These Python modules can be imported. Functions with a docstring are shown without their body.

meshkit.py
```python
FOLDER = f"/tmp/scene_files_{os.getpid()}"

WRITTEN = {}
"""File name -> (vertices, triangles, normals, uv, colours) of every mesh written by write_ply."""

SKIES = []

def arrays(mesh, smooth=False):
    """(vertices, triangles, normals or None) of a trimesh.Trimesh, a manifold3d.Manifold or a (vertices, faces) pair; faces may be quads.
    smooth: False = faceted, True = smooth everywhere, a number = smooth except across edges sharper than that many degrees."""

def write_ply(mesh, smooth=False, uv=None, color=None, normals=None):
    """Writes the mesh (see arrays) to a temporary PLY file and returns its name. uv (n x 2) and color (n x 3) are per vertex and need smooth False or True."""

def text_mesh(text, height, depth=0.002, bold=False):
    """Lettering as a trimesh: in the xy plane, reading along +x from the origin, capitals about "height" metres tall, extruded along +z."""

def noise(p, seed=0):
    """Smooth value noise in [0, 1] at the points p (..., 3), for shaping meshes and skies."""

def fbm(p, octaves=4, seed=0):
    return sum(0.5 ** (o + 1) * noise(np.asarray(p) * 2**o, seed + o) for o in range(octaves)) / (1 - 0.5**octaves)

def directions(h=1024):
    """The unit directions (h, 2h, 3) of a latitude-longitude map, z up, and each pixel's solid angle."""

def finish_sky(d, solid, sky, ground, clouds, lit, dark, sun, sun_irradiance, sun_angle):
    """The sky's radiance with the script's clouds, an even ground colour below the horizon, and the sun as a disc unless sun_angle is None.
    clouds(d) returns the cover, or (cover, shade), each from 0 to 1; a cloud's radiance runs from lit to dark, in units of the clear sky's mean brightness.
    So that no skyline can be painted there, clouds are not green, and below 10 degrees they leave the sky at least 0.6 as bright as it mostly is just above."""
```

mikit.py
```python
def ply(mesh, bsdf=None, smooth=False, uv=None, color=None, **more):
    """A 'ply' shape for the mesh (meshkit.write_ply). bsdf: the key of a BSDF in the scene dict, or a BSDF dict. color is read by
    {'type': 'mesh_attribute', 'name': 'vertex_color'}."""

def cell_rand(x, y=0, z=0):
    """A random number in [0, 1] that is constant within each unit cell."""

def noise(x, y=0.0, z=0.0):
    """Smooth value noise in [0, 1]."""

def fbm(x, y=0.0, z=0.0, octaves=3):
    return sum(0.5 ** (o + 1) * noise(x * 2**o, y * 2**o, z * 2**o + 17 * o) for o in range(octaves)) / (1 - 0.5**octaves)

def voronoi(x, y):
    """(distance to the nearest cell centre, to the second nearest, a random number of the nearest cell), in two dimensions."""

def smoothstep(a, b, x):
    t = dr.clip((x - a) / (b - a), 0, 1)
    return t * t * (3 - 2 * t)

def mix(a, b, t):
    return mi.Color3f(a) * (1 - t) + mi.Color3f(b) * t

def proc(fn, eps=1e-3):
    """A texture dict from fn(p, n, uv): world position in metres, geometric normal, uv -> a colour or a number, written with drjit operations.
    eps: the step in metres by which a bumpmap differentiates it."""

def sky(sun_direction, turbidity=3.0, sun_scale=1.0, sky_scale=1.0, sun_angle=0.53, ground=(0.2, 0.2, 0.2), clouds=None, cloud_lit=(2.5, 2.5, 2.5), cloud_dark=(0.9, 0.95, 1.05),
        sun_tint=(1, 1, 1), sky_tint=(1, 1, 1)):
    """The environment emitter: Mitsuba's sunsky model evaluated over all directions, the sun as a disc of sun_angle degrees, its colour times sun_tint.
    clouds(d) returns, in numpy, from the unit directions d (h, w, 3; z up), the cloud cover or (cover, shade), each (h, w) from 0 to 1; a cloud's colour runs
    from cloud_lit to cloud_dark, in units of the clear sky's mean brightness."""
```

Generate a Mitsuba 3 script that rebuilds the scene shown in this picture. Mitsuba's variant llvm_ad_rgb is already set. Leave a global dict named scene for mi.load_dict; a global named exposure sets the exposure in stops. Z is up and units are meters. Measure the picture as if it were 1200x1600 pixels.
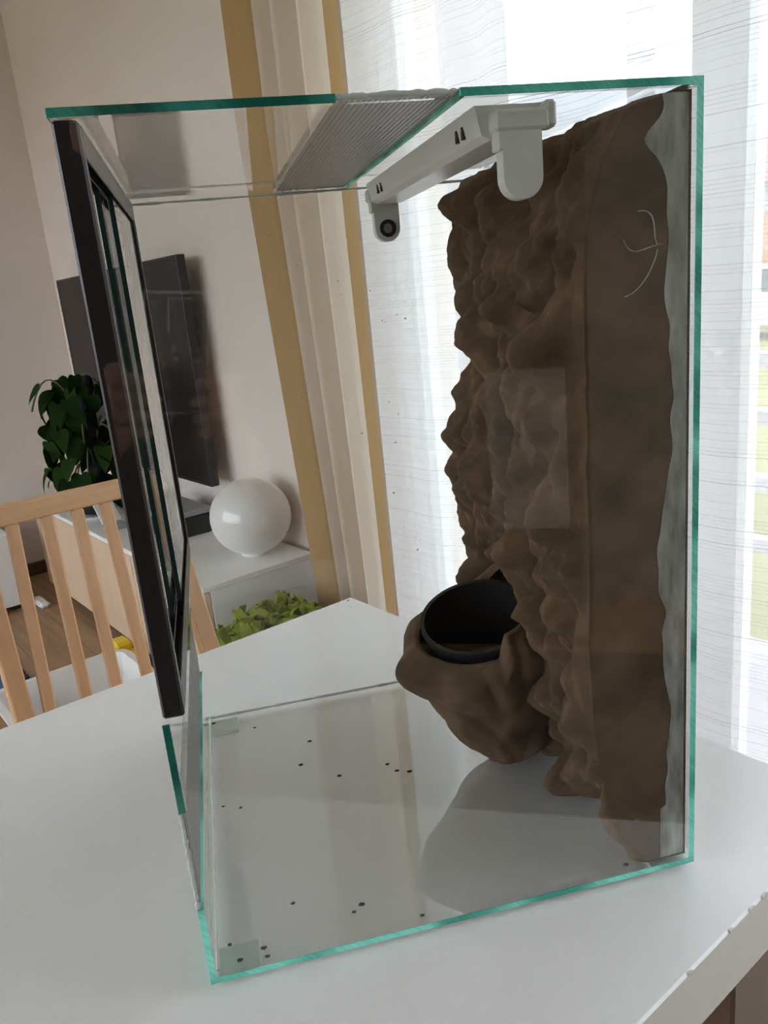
import math, random
import numpy as np, trimesh, drjit as dr, mitsuba as mi
import mikit, meshkit
from mikit import ply, proc, noise, fbm, smoothstep, mix
from scipy.spatial import cKDTree
from scipy.interpolate import CubicSpline, RegularGridInterpolator
import manifold3d as m3
from shapely.geometry import Polygon

random.seed(7)
rng = np.random.default_rng(7)
T = mi.ScalarTransform4f
scene, labels = {}, {}

# ------------------------------------------------------------------ camera, sky, exposure
# world: x = tank front to back, y = tank near side to far side, z up, table top at z = 0
CAM = np.array([0.0652144, -0.50303375, 0.48901377])
FWD = np.array([0.18802581, 0.94458979, -0.26906584])
DOWN = np.array([-0.14754233, -0.24367834, -0.95856775])
scene['camera'] = {'type': 'perspective', 'fov': 51.398, 'fov_axis': 'x', 'near_clip': 0.01, 'far_clip': 500.0,
                   'to_world': T().look_at(origin=CAM.tolist(), target=(CAM + FWD).tolist(), up=(-DOWN).tolist())}
exposure = 4.37


def overcast(d):
    c = 0.93 + 0.07 * meshkit.fbm(d * 3.0, 3, 5)
    s = 0.25 * meshkit.fbm(d * np.array([2.0, 2.0, 5.0]), 4, 9)
    return np.clip(c, 0, 1), np.clip(s, 0, 1)


SKY_POWER = 1.0
scene['sky'] = mikit.sky((0.5, -0.75, 0.6), turbidity=4.0, sun_scale=0.0, sky_scale=SKY_POWER, ground=(0.22, 0.24, 0.18),
                         clouds=overcast, cloud_lit=(2.42, 2.6, 2.88), cloud_dark=(1.5, 1.65, 1.87))

# ------------------------------------------------------------------ frames and helpers
A26 = math.radians(26.0)
RU = np.array([math.cos(A26), math.sin(A26), 0.0])
RV = np.array([-math.sin(A26), math.cos(A26), 0.0])
M26 = np.eye(4); M26[:3, 0] = RU; M26[:3, 1] = RV        # room frame (u towards the window, v along it) -> world


def room(mesh):
    mesh = mesh.copy(); mesh.apply_transform(M26); return mesh


def cat(*ms):
    return trimesh.util.concatenate([m for m in ms])


def bx(x0, x1, y0, y1, z0, z1, r=0.0):
    if r <= 0:
        m = trimesh.creation.box(extents=[x1 - x0, y1 - y0, z1 - z0])
    else:
        a, b, c = (x1 - x0) / 2, (y1 - y0) / 2, (z1 - z0) / 2
        r = min(r, a * .95, b * .95, c * .95)
        P = []
        for sx in (-1, 1):
            for sy in (-1, 1):
                for sz in (-1, 1):
                    P += [(sx * a, sy * (b - r), sz * (c - r)), (sx * (a - r), sy * b, sz * (c - r)), (sx * (a - r), sy * (b - r), sz * c)]
        m = trimesh.Trimesh(P).convex_hull
    m.apply_translation([(x0 + x1) / 2, (y0 + y1) / 2, (z0 + z1) / 2])
    return m


def lathe(profile, n=48, center=(0, 0, 0)):
    m = trimesh.creation.revolve(np.array(profile, float), sections=n)
    m.apply_translation(center)
    return m


def tube(points, r, sides=8):
    p = np.asarray(points, float)
    if len(p) > 2:
        s = np.linspace(0, 1, len(p)); q = np.linspace(0, 1, max(12, 3 * len(p)))
        p = CubicSpline(s, p)(q)
    t = np.gradient(p, axis=0); t /= np.linalg.norm(t, axis=1, keepdims=True) + 1e-12
    up = np.array([0, 0, 1.0]) if abs(t[0, 2]) < .9 else np.array([1.0, 0, 0])
    a = np.cross(t, up); a /= np.linalg.norm(a, axis=1, keepdims=True) + 1e-12
    b = np.cross(t, a); ang = np.arange(sides) * 2 * np.pi / sides
    rr = np.broadcast_to(np.asarray(r, float), (len(p),)) if np.ndim(r) == 0 else np.interp(np.linspace(0, 1, len(p)), np.linspace(0, 1, len(r)), r)
    v = p[:, None] + rr[:, None, None] * (np.cos(ang)[None, :, None] * a[:, None] + np.sin(ang)[None, :, None] * b[:, None])
    n = len(p); F = []
    for i in range(n - 1):
        for j in range(sides):
            k = (j + 1) % sides
            F += [[i * sides + j, i * sides + k, (i + 1) * sides + k], [i * sides + j, (i + 1) * sides + k, (i + 1) * sides + j]]
    V = v.reshape(-1, 3)
    V = np.vstack([V, p[:1], p[-1:]]); c0, c1 = len(V) - 2, len(V) - 1
    for j in range(sides):
        k = (j + 1) % sides
        F += [[c0, k, j], [c1, (n - 1) * sides + j, (n - 1) * sides + k]]
    m = trimesh.Trimesh(V, F, process=False); m.fix_normals(); return m


def beam(p0, p1, w, d, side):
    """rectangular bar from p0 to p1, w wide along `side`, d deep across it"""
    p0, p1, side = map(lambda x: np.asarray(x, float), (p0, p1, side))
    ax = p1 - p0; L = np.linalg.norm(ax); ax /= L
    s = side - ax * (side @ ax); s /= np.linalg.norm(s); o = np.cross(ax, s)
    m = bx(-w / 2, w / 2, -d / 2, d / 2, -L / 2, L / 2, 0.003)
    M = np.eye(4); M[:3, 0] = s; M[:3, 1] = o; M[:3, 2] = ax; M[:3, 3] = (p0 + p1) / 2
    m.apply_transform(M); return m


COUNT = {}


def key(name):
    n = COUNT.get(name, 0); COUNT[name] = n + 1
    return name if n == 0 else f'{name}_{n:03d}'


def thing(name, label, category, group=None, kind=None):
    k = key(name)
    labels[k] = {'label': label, 'category': category}
    if group: labels[k]['group'] = group
    if kind: labels[k]['kind'] = kind
    return k


def part(parent, name, mesh, bsdf, smooth=False, label=None, kind=None, **more):
    k = key(f'{parent}__{name}')
    scene[k] = ply(mesh, bsdf, smooth, **more) if not isinstance(mesh, dict) else mesh
    if label or kind:
        labels[k] = {}
        if label: labels[k]['label'] = label
        if kind: labels[k]['kind'] = kind
    return k


def one(name, mesh, bsdf, label, category, group=None, kind=None, smooth=False):
    k = thing(name, label, category, group, kind)
    scene[k] = ply(mesh, bsdf, smooth); return k


def struct(name, mesh, bsdf, label, smooth=False):
    k = key(name)
    if mesh is not None: scene[k] = ply(mesh, bsdf, smooth)
    labels[k] = {'kind': 'structure', 'label': label}
    return k


# ------------------------------------------------------------------ materials
def rgb(*c):
    return {'type': 'rgb', 'value': list(c)}


def prin(c, rough=0.5, spec=0.5, metallic=0.0, **k):
    d = {'type': 'principled', 'base_color': c if isinstance(c, dict) else rgb(*c), 'roughness': rough, 'metallic': metallic}
    if metallic == 0: d['specular'] = spec
    d.update(k)
    return {'type': 'twosided', 'bsdf': d}


def mat(name, d):
    scene['mat_' + name] = d
    return 'mat_' + name


def rxy(p):   # room coordinates inside a texture
    return p.x * RU[0] + p.y * RU[1], p.x * RV[0] + p.y * RV[1]


def wood_light(p, n, uv):
    u, v = rxy(p)
    g = fbm(u * 40 + v * 40, v * 6, p.z * 5, 3)
    ring = fbm(u * 130 + v * 130, p.z * 11, 3.0, 2)
    return mix((0.56, 0.335, 0.185), (0.40, 0.215, 0.105), dr.clip(0.9 * g * g + 0.35 * ring - .12, 0, 1))


def rail_wood(p, n, uv):
    u, v = rxy(p)
    g = fbm(u * 9, p.z * 90, v * 40, 3)
    ring = dr.abs(dr.sin((p.z * 260 + 5 * fbm(u * 6, p.z * 20, 0, 2))))
    return mix((0.58, 0.36, 0.20), (0.42, 0.235, 0.12), dr.clip(0.7 * g + 0.25 * ring * g - .1, 0, 1))


def floor_wood(p, n, uv):
    u, v = rxy(p)
    row = dr.floor((u + 10) / .19)
    g = fbm(u * 60, v * 4 + row * 7.3, row, 3)
    r = mikit.cell_rand(row, dr.floor((v + 10 + row * .47) / 1.3), 2)
    return mix((0.36, 0.225, 0.13), (0.22, 0.13, 0.07), dr.clip(g * .8 + .3 * r - .1, 0, 1))


def birch(p, n, uv):
    u, v = rxy(p)
    g = fbm(v * 5, p.z * 3, u * 5, 3); s = fbm(v * 60, p.z * 4, 2, 2)
    return mix((0.60, 0.45, 0.31), (0.50, 0.355, 0.235), dr.clip(.7 * g + .4 * s - .1, 0, 1))


def rock_col(p, n, uv):
    g = fbm(p.x * 30, p.y * 30, p.z * 30, 4)
    f = noise(p.x * 900, p.y * 900, p.z * 900)
    h = fbm(p.x * 9 + 3, p.y * 9, p.z * 9, 3)
    c = mix((0.046, 0.027, 0.013), (0.165, 0.102, 0.057), dr.clip(1.25 * g - .15, 0, 1))
    c = mix(c, (0.12, 0.08, 0.05), dr.clip(smoothstep(.7, .98, f) * .3, 0, 1))
    return c * (0.8 + 0.4 * h)


def rock_bump(p, n, uv):
    return fbm(p.x * 420, p.y * 420, p.z * 420, 3) * 0.7 + noise(p.x * 1300, p.y * 1300, p.z * 1300) * .3


def edge_col(p, n, uv):
    a = fbm(p.x * 25, p.y * 25, p.z * 25, 2)
    s = noise((p.x + p.z) * 600, p.y * 60 + (p.z - p.x) * 60, 1.0)
    c = mix((0.055, 0.33, 0.25), (0.25, 0.76, 0.63), dr.clip(smoothstep(.25, .75, a), 0, 1))
    return c * (0.85 + .3 * s)


def sheer_open(p, n, uv):
    u, v = rxy(p)
    z = p.z + 0.004 * (noise(v * 9, p.z * 3) - .5)
    row = dr.floor(z / .0060)
    f = z / .0060 - row
    seg = noise(v * 7 + row * 13.7, row * 3.1)
    line = (1 - smoothstep(.05, .11, dr.abs(f - .5))) * smoothstep(.25, .75, seg)
    strong = (1 - smoothstep(.04, .09, dr.abs(f - .5))) * smoothstep(.93, .97, mikit.cell_rand(row, 5, 1)) 
    return dr.clip(0.60 + 0.18 * line + .3 * strong, 0, 1)


def sheer_col(p, n, uv):
    u, v = rxy(p)
    z = p.z + 0.004 * (noise(v * 9, p.z * 3) - .5)
    row = dr.floor(z / .0060)
    f = z / .0060 - row
    seg = noise(v * 7 + row * 13.7, row * 3.1)
    line = (1 - smoothstep(.05, .11, dr.abs(f - .5))) * smoothstep(.25, .75, seg)
    strong = (1 - smoothstep(.04, .09, dr.abs(f - .5))) * smoothstep(.93, .97, mikit.cell_rand(row, 5, 1))
    return mix((0.80, 0.815, 0.835), (0.46, 0.455, 0.465), dr.clip(.55 * line + strong, 0, 1))


def plaster(p, n, uv):
    g = fbm(p.x * 3, p.y * 3, p.z * 3, 3)
    return mix((0.70, 0.62, 0.56), (0.73, 0.655, 0.595), g)


def table_white(p, n, uv):
    g = fbm(p.x * 5, p.y * 5, 1, 2)
    return mix((0.74, 0.735, 0.72), (0.78, 0.775, 0.765), g)


WALL = mat('wall_paint', prin(proc(plaster), .9, .2))
CEIL = mat('ceiling_paint', prin((0.78, 0.76, 0.73), .9, .2))
WOODL = mat('chair_wood', prin(proc(wood_light), .4, .4))
WOODR = mat('chair_rail_wood', prin(proc(rail_wood), .4, .4))
FLOORW = mat('floor_wood', prin(proc(floor_wood), .4, .4))
BIRCH = mat('birch', prin(proc(birch), .5, .3))
WHITE = mat('white_board', prin((0.72, 0.71, 0.69), .35, .4))
TABLE = mat('table_laminate', prin(proc(table_white), .13, .5))
EDGE_DOOR = mat('door_edge', prin((.008, .026, .022), .2, .4))
EDGE_DIM = mat('glass_edge_dim', prin(proc(lambda p, n, uv: edge_col(p, n, uv) * mi.Color3f(.16, .30, .28)), .15, .5))  # front edges: lack of light guided through the glass put into the green
TABLE_EDGE = mat('table_edge', prin((0.60, 0.565, 0.515), .45, .4))
PVC = mat('white_pvc', prin((0.80, 0.80, 0.80), .3, .5))
PLASTIC = mat('white_plastic', prin((0.66, 0.645, 0.62), .32, .5))
OFFWHITE = mat('offwhite_plastic', prin((0.58, 0.565, 0.53), .38, .5))
BROWNP = mat('brown_profile', prin((0.018, 0.012, 0.012), .33, .5))
BLACKP = mat('black_plastic', prin((0.012, 0.012, 0.012), .35, .5))
SCREEN = mat('screen', prin((0.012, 0.009, 0.008), .3, .3))
GREYP = mat('grey_plastic', prin((0.28, 0.28, 0.29), .4, .5))
METAL = mat('steel', prin((0.62, 0.60, 0.57), .35, metallic=1.0))
VENT = mat('vent_steel', prin((0.36, 0.34, 0.32), .4, metallic=.8))
GLASS = mat('tank_glass', {'type': 'thindielectric', 'int_ior': 1.5, 'specular_transmittance': rgb(.978, .991, .986)})
DOORGLASS = mat('door_glass', {'type': 'thindielectric', 'int_ior': 1.25, 'specular_transmittance': rgb(.978, .991, .986)})
FLOORGLASS = mat('floor_glass', {'type': 'thindielectric', 'int_ior': 1.85, 'specular_transmittance': rgb(.978, .991, .986)})
WINGLASS = mat('window_glass', {'type': 'thindielectric', 'int_ior': 1.5})
EDGE = mat('glass_edge', prin(proc(edge_col), .15, .5))
SILI = mat('silicone', {'type': 'twosided', 'bsdf': {'type': 'principled', 'base_color': rgb(.46, .48, .45), 'roughness': .3, 'specular': .5}})
SMEAR = mat('silicone_smear', prin(proc(lambda p, n, uv: mix((.17, .16, .135), (.42, .425, .385), dr.clip(1.6 * fbm(p.x * 130, p.z * 34, 1, 4) - .3, 0, 1))), .4, .4))
ROCK = mat('rock', {'type': 'twosided', 'bsdf': {'type': 'bumpmap', 'arbitrary': proc(rock_bump, eps=4e-4), 'scale': 0.0012,
                    'bsdf': {'type': 'principled', 'base_color': proc(rock_col), 'roughness': .85, 'specular': .25}}})
def sheer_mat(name, trans):
    return mat(name, {'type': 'mask', 'opacity': proc(sheer_open),
                      'bsdf': {'type': 'principledthin', 'base_color': proc(sheer_col), 'roughness': .9, 'diff_trans': trans, 'spec_trans': 0.0, 'eta': 1.3}})


SHEER, SHEER2 = sheer_mat('sheer', .85), sheer_mat('sheer_dim', .52)  # same weave twice; one panel made brighter, the other dimmer by transmission
TAN_STRIP = mat('tan_strip', {'type': 'principledthin', 'base_color': rgb(.50, .34, .17), 'roughness': .85, 'diff_trans': 0.7, 'spec_trans': 0.0, 'eta': 1.3, 'sheen': .3})
DRAPE = mat('drape', {'type': 'principledthin', 'base_color': rgb(.80, .72, .61), 'roughness': .85, 'diff_trans': 0.8, 'spec_trans': 0.0, 'eta': 1.3, 'sheen': .3})
GLOBE = mat('opal_glass', prin((0.70, 0.68, 0.65), .12, .6, clearcoat=.6, clearcoat_gloss=.95))
LEAF = mat('leaf', {'type': 'principledthin', 'base_color': rgb(.026, .055, .014), 'roughness': .4, 'diff_trans': .4, 'spec_trans': 0.0, 'eta': 1.4})
LEAF2 = mat('leaf_dark', {'type': 'principledthin', 'base_color': rgb(.014, .032, .009), 'roughness': .4, 'diff_trans': .3, 'spec_trans': 0.0, 'eta': 1.4})
STEM = mat('stem', prin((.10, .11, .045), .6))
TERRA = mat('pot_brown', prin((.09, .045, .03), .6))
FELT = mat('green_felt', prin((.19, .215, .03), .95, .1, sheen=.6))
FELT2 = mat('green_felt_deep', prin((.12, .145, .02), .95, .1, sheen=.6))
YELLOW = mat('yellow_plastic', prin((.75, .52, .02), .4))
ORANGE = mat('orange_plastic', prin((.62, .20, .05), .4))
BLUE = mat('blue_foam', prin((.05, .11, .23), .8))
NAVY = mat('dark_foam', prin((.015, .02, .03), .8))
CRUMB = mat('crumb', prin((.02, .014, .01), .9))
GRASS = mat('grass', prin(proc(lambda p, n, uv: mix((.20, .22, .07), (.34, .31, .13), fbm(p.x * .8, p.y * .8, 0, 3))), .9, .1))
ROOF = mat('roof', prin((.26, .13, .11), .8))
FACADE = mat('facade_white', prin((.55, .53, .52), .8))
FACADE2 = mat('facade_orange', prin((.55, .28, .12), .8))
PANE = mat('dark_pane', prin((.10, .13, .17), .1))
CARP = mat('car_paint', prin((.70, .71, .72), .25, clearcoat=1.0))
BLOSSOM = mat('blossom', prin((.42, .37, .33), .9))
BARK = mat('bark', prin((.12, .09, .07), .9))
CONC = mat('concrete', prin((.52, .51, .50), .85))

# ------------------------------------------------------------------ the room
FZ, CZ = -0.75, 1.85
U0, U1, V0, V1 = -2.6, 1.14, -2.6, 3.72
WV0, WV1 = -2.40, 1.12        # window opening along v
WB, WT = -0.70, 1.50
fl = struct('floor', room(bx(U0 - .1, U1 + .25, V0 - .1, V1 + .1, FZ - .12, FZ - .012)), CONC, 'dark oak plank floor of the living room')
row = 0; u = U0
while u < U1 + .02:
    v = V0 - (row * .47) % 1.3
    while v < V1:
        a, b = max(v, V0), min(v + 1.3, V1)
        if b - a > .05:
            part(fl, 'plank', room(bx(u + .0006, u + .1894, a + .0006, b - .0006, FZ - .012, FZ, .0012)), FLOORW)
        v += 1.3
    u += .19; row += 1
struct('ceiling', room(bx(U0 - .1, U1 + .25, V0 - .1, V1 + .1, CZ, CZ + .12)), CEIL, 'white ceiling')
wr = cat(bx(U1, U1 + .22, WV1, V1, FZ, CZ), bx(U1, U1 + .22, V0, WV0, FZ, CZ), bx(U1, U1 + .22, WV0, WV1, WT, CZ), bx(U1, U1 + .22, WV0, WV1, FZ, WB))
struct('wall_right', room(wr), WALL, 'beige wall with the window and the television')
struct('wall_back', room(bx(U0 - .12, U1 + .22, V1, V1 + .12, FZ, CZ)), WALL, 'beige wall beyond the chair')
L0, L1_, LB, LT = -.7, 3.4, -.50, 1.66        # second window, in the wall across the room
struct('wall_left', room(cat(bx(U0 - .12, U0, V0, L0, FZ, CZ), bx(U0 - .12, U0, L1_, V1, FZ, CZ), bx(U0 - .12, U0, L0, L1_, FZ, LB), bx(U0 - .12, U0, L0, L1_, LT, CZ))), WALL, 'beige wall on the far side of the room')
struct('wall_front', room(bx(U0 - .12, U1 + .22, V0 - .12, V0, FZ, CZ)), mat('wall_taupe', prin((.27, .25, .23), .9, .2)), 'taupe wall behind the camera')
struct('baseboard_back', room(bx(U0, U1, V1 - .016, V1, FZ, FZ + .065, .004)), TERRA, 'dark brown baseboard')
struct('baseboard_right', room(bx(U1 - .016, U1, WV1, V1 - .016, FZ, FZ + .065, .004)), TERRA, 'dark brown baseboard under the television wall')

# window: frame, mullion, door stile, panes
win = struct('window_1', None, None, 'white framed balcony window behind the sheer curtain')
UW0, UW1 = U1 + .02, U1 + .09
STV0, STV1 = 0.222, 0.318
fr = []
fr.append(('frame_rail', bx(UW0, UW1, WV0, WV1, WB, WB + .07, .004)))
fr.append(('frame_rail', bx(UW0, UW1, WV0, WV1, WT - .07, WT, .004)))
for a, b in ((WV0, WV0 + .07), (WV1 - .07, WV1), (STV0, STV1), (-.80, -.71)):
    fr.append(('frame_stile', bx(UW0, UW1, a, b, WB + .07, WT - .07, .004)))
for nme, m_ in fr: part(win, nme, room(m_), PVC)
for a, b in ((WV0 + .07, -.80), (-.71, STV0), (STV1, WV1 - .07)):
    part(win, 'pane', room(bx(UW0 + .03, UW0 + .034, a, b, WB + .07, WT - .07)), WINGLASS)
han = part(win, 'handle', room(cat(bx(UW0 - .012, UW0, .236, .262, .30, .36, .004), bx(UW0 - .045, UW0 - .008, .243, .257, .325, .339, .004),
                                   tube([(UW0 - .045, .25, .335), (UW0 - .05, .262, .36), (UW0 - .05, .262, .40), (UW0 - .045, .257, .43)], .007))), PVC, 40)
win2 = struct('window_2', None, None, 'wide window in the wall across the room')
for nme, b_ in (('frame_rail', (U0 - .09, U0 - .02, L0, L1_, LB, LB + .06, LT - .06, LT)),):
    part(win2, nme, room(bx(U0 - .09, U0 - .02, L0, L1_, LB, LB + .06, .004)), PVC); part(win2, nme, room(bx(U0 - .09, U0 - .02, L0, L1_, LT - .06, LT, .004)), PVC)
for a in (L0, (L0 + L1_) / 2 - .04, L1_ - .07): part(win2, 'frame_stile', room(bx(U0 - .09, U0 - .02, a, a + .07, LB + .06, LT - .06, .004)), PVC)
for a, b in ((L0 + .07, (L0 + L1_) / 2 - .04), ((L0 + L1_) / 2 + .03, L1_ - .07)): part(win2, 'pane', room(bx(U0 - .05, U0 - .046, a, b, LB + .06, LT - .06)), WINGLASS)
struct('trim_1', room(bx(U1 - .02, U1 + .02, WV0, WV1, WB - .03, WB, .004)), PVC, 'white threshold below the window')

# ------------------------------------------------------------------ outside
one('lawn', room(bx(U1 + .3, 90, -60, 90, -1.35, -1.15)), GRASS, 'pale green lawn outside the window', 'lawn')
bal = thing('balcony', 'white walled balcony with slab and side wall outside the window', 'balcony')
part(bal, 'slab', room(bx(U1 + .22, 2.36, -2.4, 1.95, -.95, -.80)), CONC)
part(bal, 'side_wall', room(bx(U1 + .22, 2.36, 1.80, 1.95, -.80, 2.6)), mat('balcony_plaster', prin((.40, .385, .40), .9, .2)))
rl = thing('balcony_railing', 'white horizontal bar railing of the balcony outside', 'railing')
for z0, z1 in ((.142, .192), (-.037, .014), (-.25, -.20), (-.46, -.41)):
    part(rl, 'bar', room(bx(2.28, 2.33, -2.4, 1.80, z0, z1, .005)), PVC)
for vv in (-2.3, -1.0, .3, 1.7):
    part(rl, 'post', room(bx(2.29, 2.33, vv - .02, vv + .02, -.80, .142, .004)), PVC)
hs = thing('house', 'white and orange house with a reddish roof seen through the sheer curtain', 'house')
part(hs, 'wall_lower', room(bx(19, 27, 4, 16, -1.15, 1.35)), FACADE2)
part(hs, 'wall_upper', room(bx(18.95, 27, 4, 16, 1.35, 2.0)), FACADE)
rp = trimesh.Trimesh([(18.4, 3.5, 1.95), (18.4, 16.5, 1.95), (27.6, 16.5, 1.95), (27.6, 3.5, 1.95), (23, 5.5, 3.7), (23, 14.5, 3.7)]).convex_hull
part(hs, 'roof', room(rp), ROOF)
for vv in (4.8, 7.0, 9.55, 12.0, 14.2):
    w = part(hs, 'window', room(bx(18.92, 19.02, vv, vv + .9, -.15, .75)), FACADE)
    part(w, 'pane', room(bx(18.88, 18.94, vv + .08, vv + .82, -.07, .67)), PANE)
    w = part(hs, 'window', room(bx(18.90, 18.98, vv, vv + .8, 1.5, 1.88)), FACADE)
    part(w, 'pane', room(bx(18.87, 18.92, vv + .06, vv + .74, 1.55, 1.83)), PANE)
h2 = thing('house', 'plain white house with a red roof far beside the orange house', 'house')
part(h2, 'wall', room(bx(24, 32, -12, -2, -1.15, 2.6)), FACADE)
part(h2, 'roof', room(trimesh.Trimesh([(23.5, -12.5, 2.55), (23.5, -1.5, 2.55), (32.5, -1.5, 2.55), (32.5, -12.5, 2.55), (28, -10, 5), (28, -4, 5)]).convex_hull), ROOF)
for vv in (-11, -8.5, -6, -3.5):
    part(h2, 'window', room(bx(23.95, 24.02, vv, vv + 1.0, .2, 1.4)), PANE)
cr = thing('car', 'white car parked on the lawn before the house', 'car')
body = Polygon([(-2.1, .3), (2.1, .3), (2.15, .62), (1.9, .85), (1.15, .92), (.55, 1.38), (-1.1, 1.40), (-1.75, .95), (-2.1, .85)])
cb = trimesh.creation.extrude_polygon(body, 1.7, engine='earcut'); cb.apply_transform(trimesh.transformations.rotation_matrix(math.pi / 2, [1, 0, 0]))
cb.apply_transform(trimesh.transformations.rotation_matrix(math.pi / 2, [0, 0, 1])); cb.apply_translation([15.0, 7.6, -1.15])
part(cr, 'body', room(cb), CARP)
part(cr, 'side_window', room(bx(14.98, 15.01, 6.6, 8.15, -.24, .17)), PANE)
for vv in (6.2, 8.9):
    wl = trimesh.creation.cylinder(.31, .2, sections=24); wl.apply_transform(trimesh.transformations.rotation_matrix(math.pi / 2, [0, 1, 0])); wl.apply_translation([15.06, vv, -.84])
    part(cr, 'wheel', room(wl), BLACKP)


def crown(c, r, n, seed):
    g = np.random.default_rng(seed); ms = []
    for _ in range(n):
        d = g.normal(size=3); d /= np.linalg.norm(d)
        s = trimesh.creation.icosphere(2, radius=r * g.uniform(.22, .4))
        s.vertices += (meshkit.noise(s.vertices * 6 + g.uniform(0, 50)) - .5)[:, None] * s.vertices * .9
        s.apply_translation(np.array(c) + d * r * g.uniform(.3, .85)); ms.append(s)
    return cat(*ms)


for i, (uu, vv, hh, rr, lb) in enumerate([(32, 15.8, 4.0, 2.6, 'pale blossoming tree rising behind the orange house'), (34, 4.0, 5.5, 3.0, 'pale tree between the two houses'),
                                          (30, 24.0, 4.2, 3.0, 'pale tree far left of the orange house')]):
    t_ = thing('tree', lb, 'tree')
    part(t_, 'crown', room(crown((uu, vv, hh - 1.0), rr, 40, 40 + i)), BLOSSOM)
    part(t_, 'trunk', room(tube([(uu, vv, -1.15), (uu + .1, vv, 1), (uu, vv, hh - 1)], [.3, .2, .12])), BARK)

# ------------------------------------------------------------------ curtains
def cloth(vs, us, z0, z1, nz, flare=0.0, seed=0, taper=0.0):
    g = np.linspace(0, 1, nz)
    V, UU = np.array(vs), np.array(us)
    mean = np.interp(V, [V[0], V[-1]], [UU[0], UU[-1]])
    P = []
    for t in g:
        z = z1 + (z0 - z1) * t
        amp = 1.0 + flare * t
        wob = .010 * (meshkit.noise(np.stack([V * 6, V * 0 + t * 2.2, V * 0 + seed], -1), seed) - .5)
        P.append(np.stack([mean + (UU - mean) * amp + wob, V[0] + (V - V[0]) * (1 - taper * max(0.0, t - .33)), V * 0 + z], -1))
    P = np.array(P); n = len(V)
    i, j = np.meshgrid(np.arange(nz - 1), np.arange(n - 1), indexing='ij')
    q = np.stack([i * n + j, i * n + j + 1, (i + 1) * n + j + 1, (i + 1) * n + j], -1).reshape(-1, 4)
    return room(trimesh.Trimesh(P.reshape(-1, 3), np.vstack([q[:, [0, 1, 2]], q[:, [0, 2, 3]]]), process=False))


CT = 1.78
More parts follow.
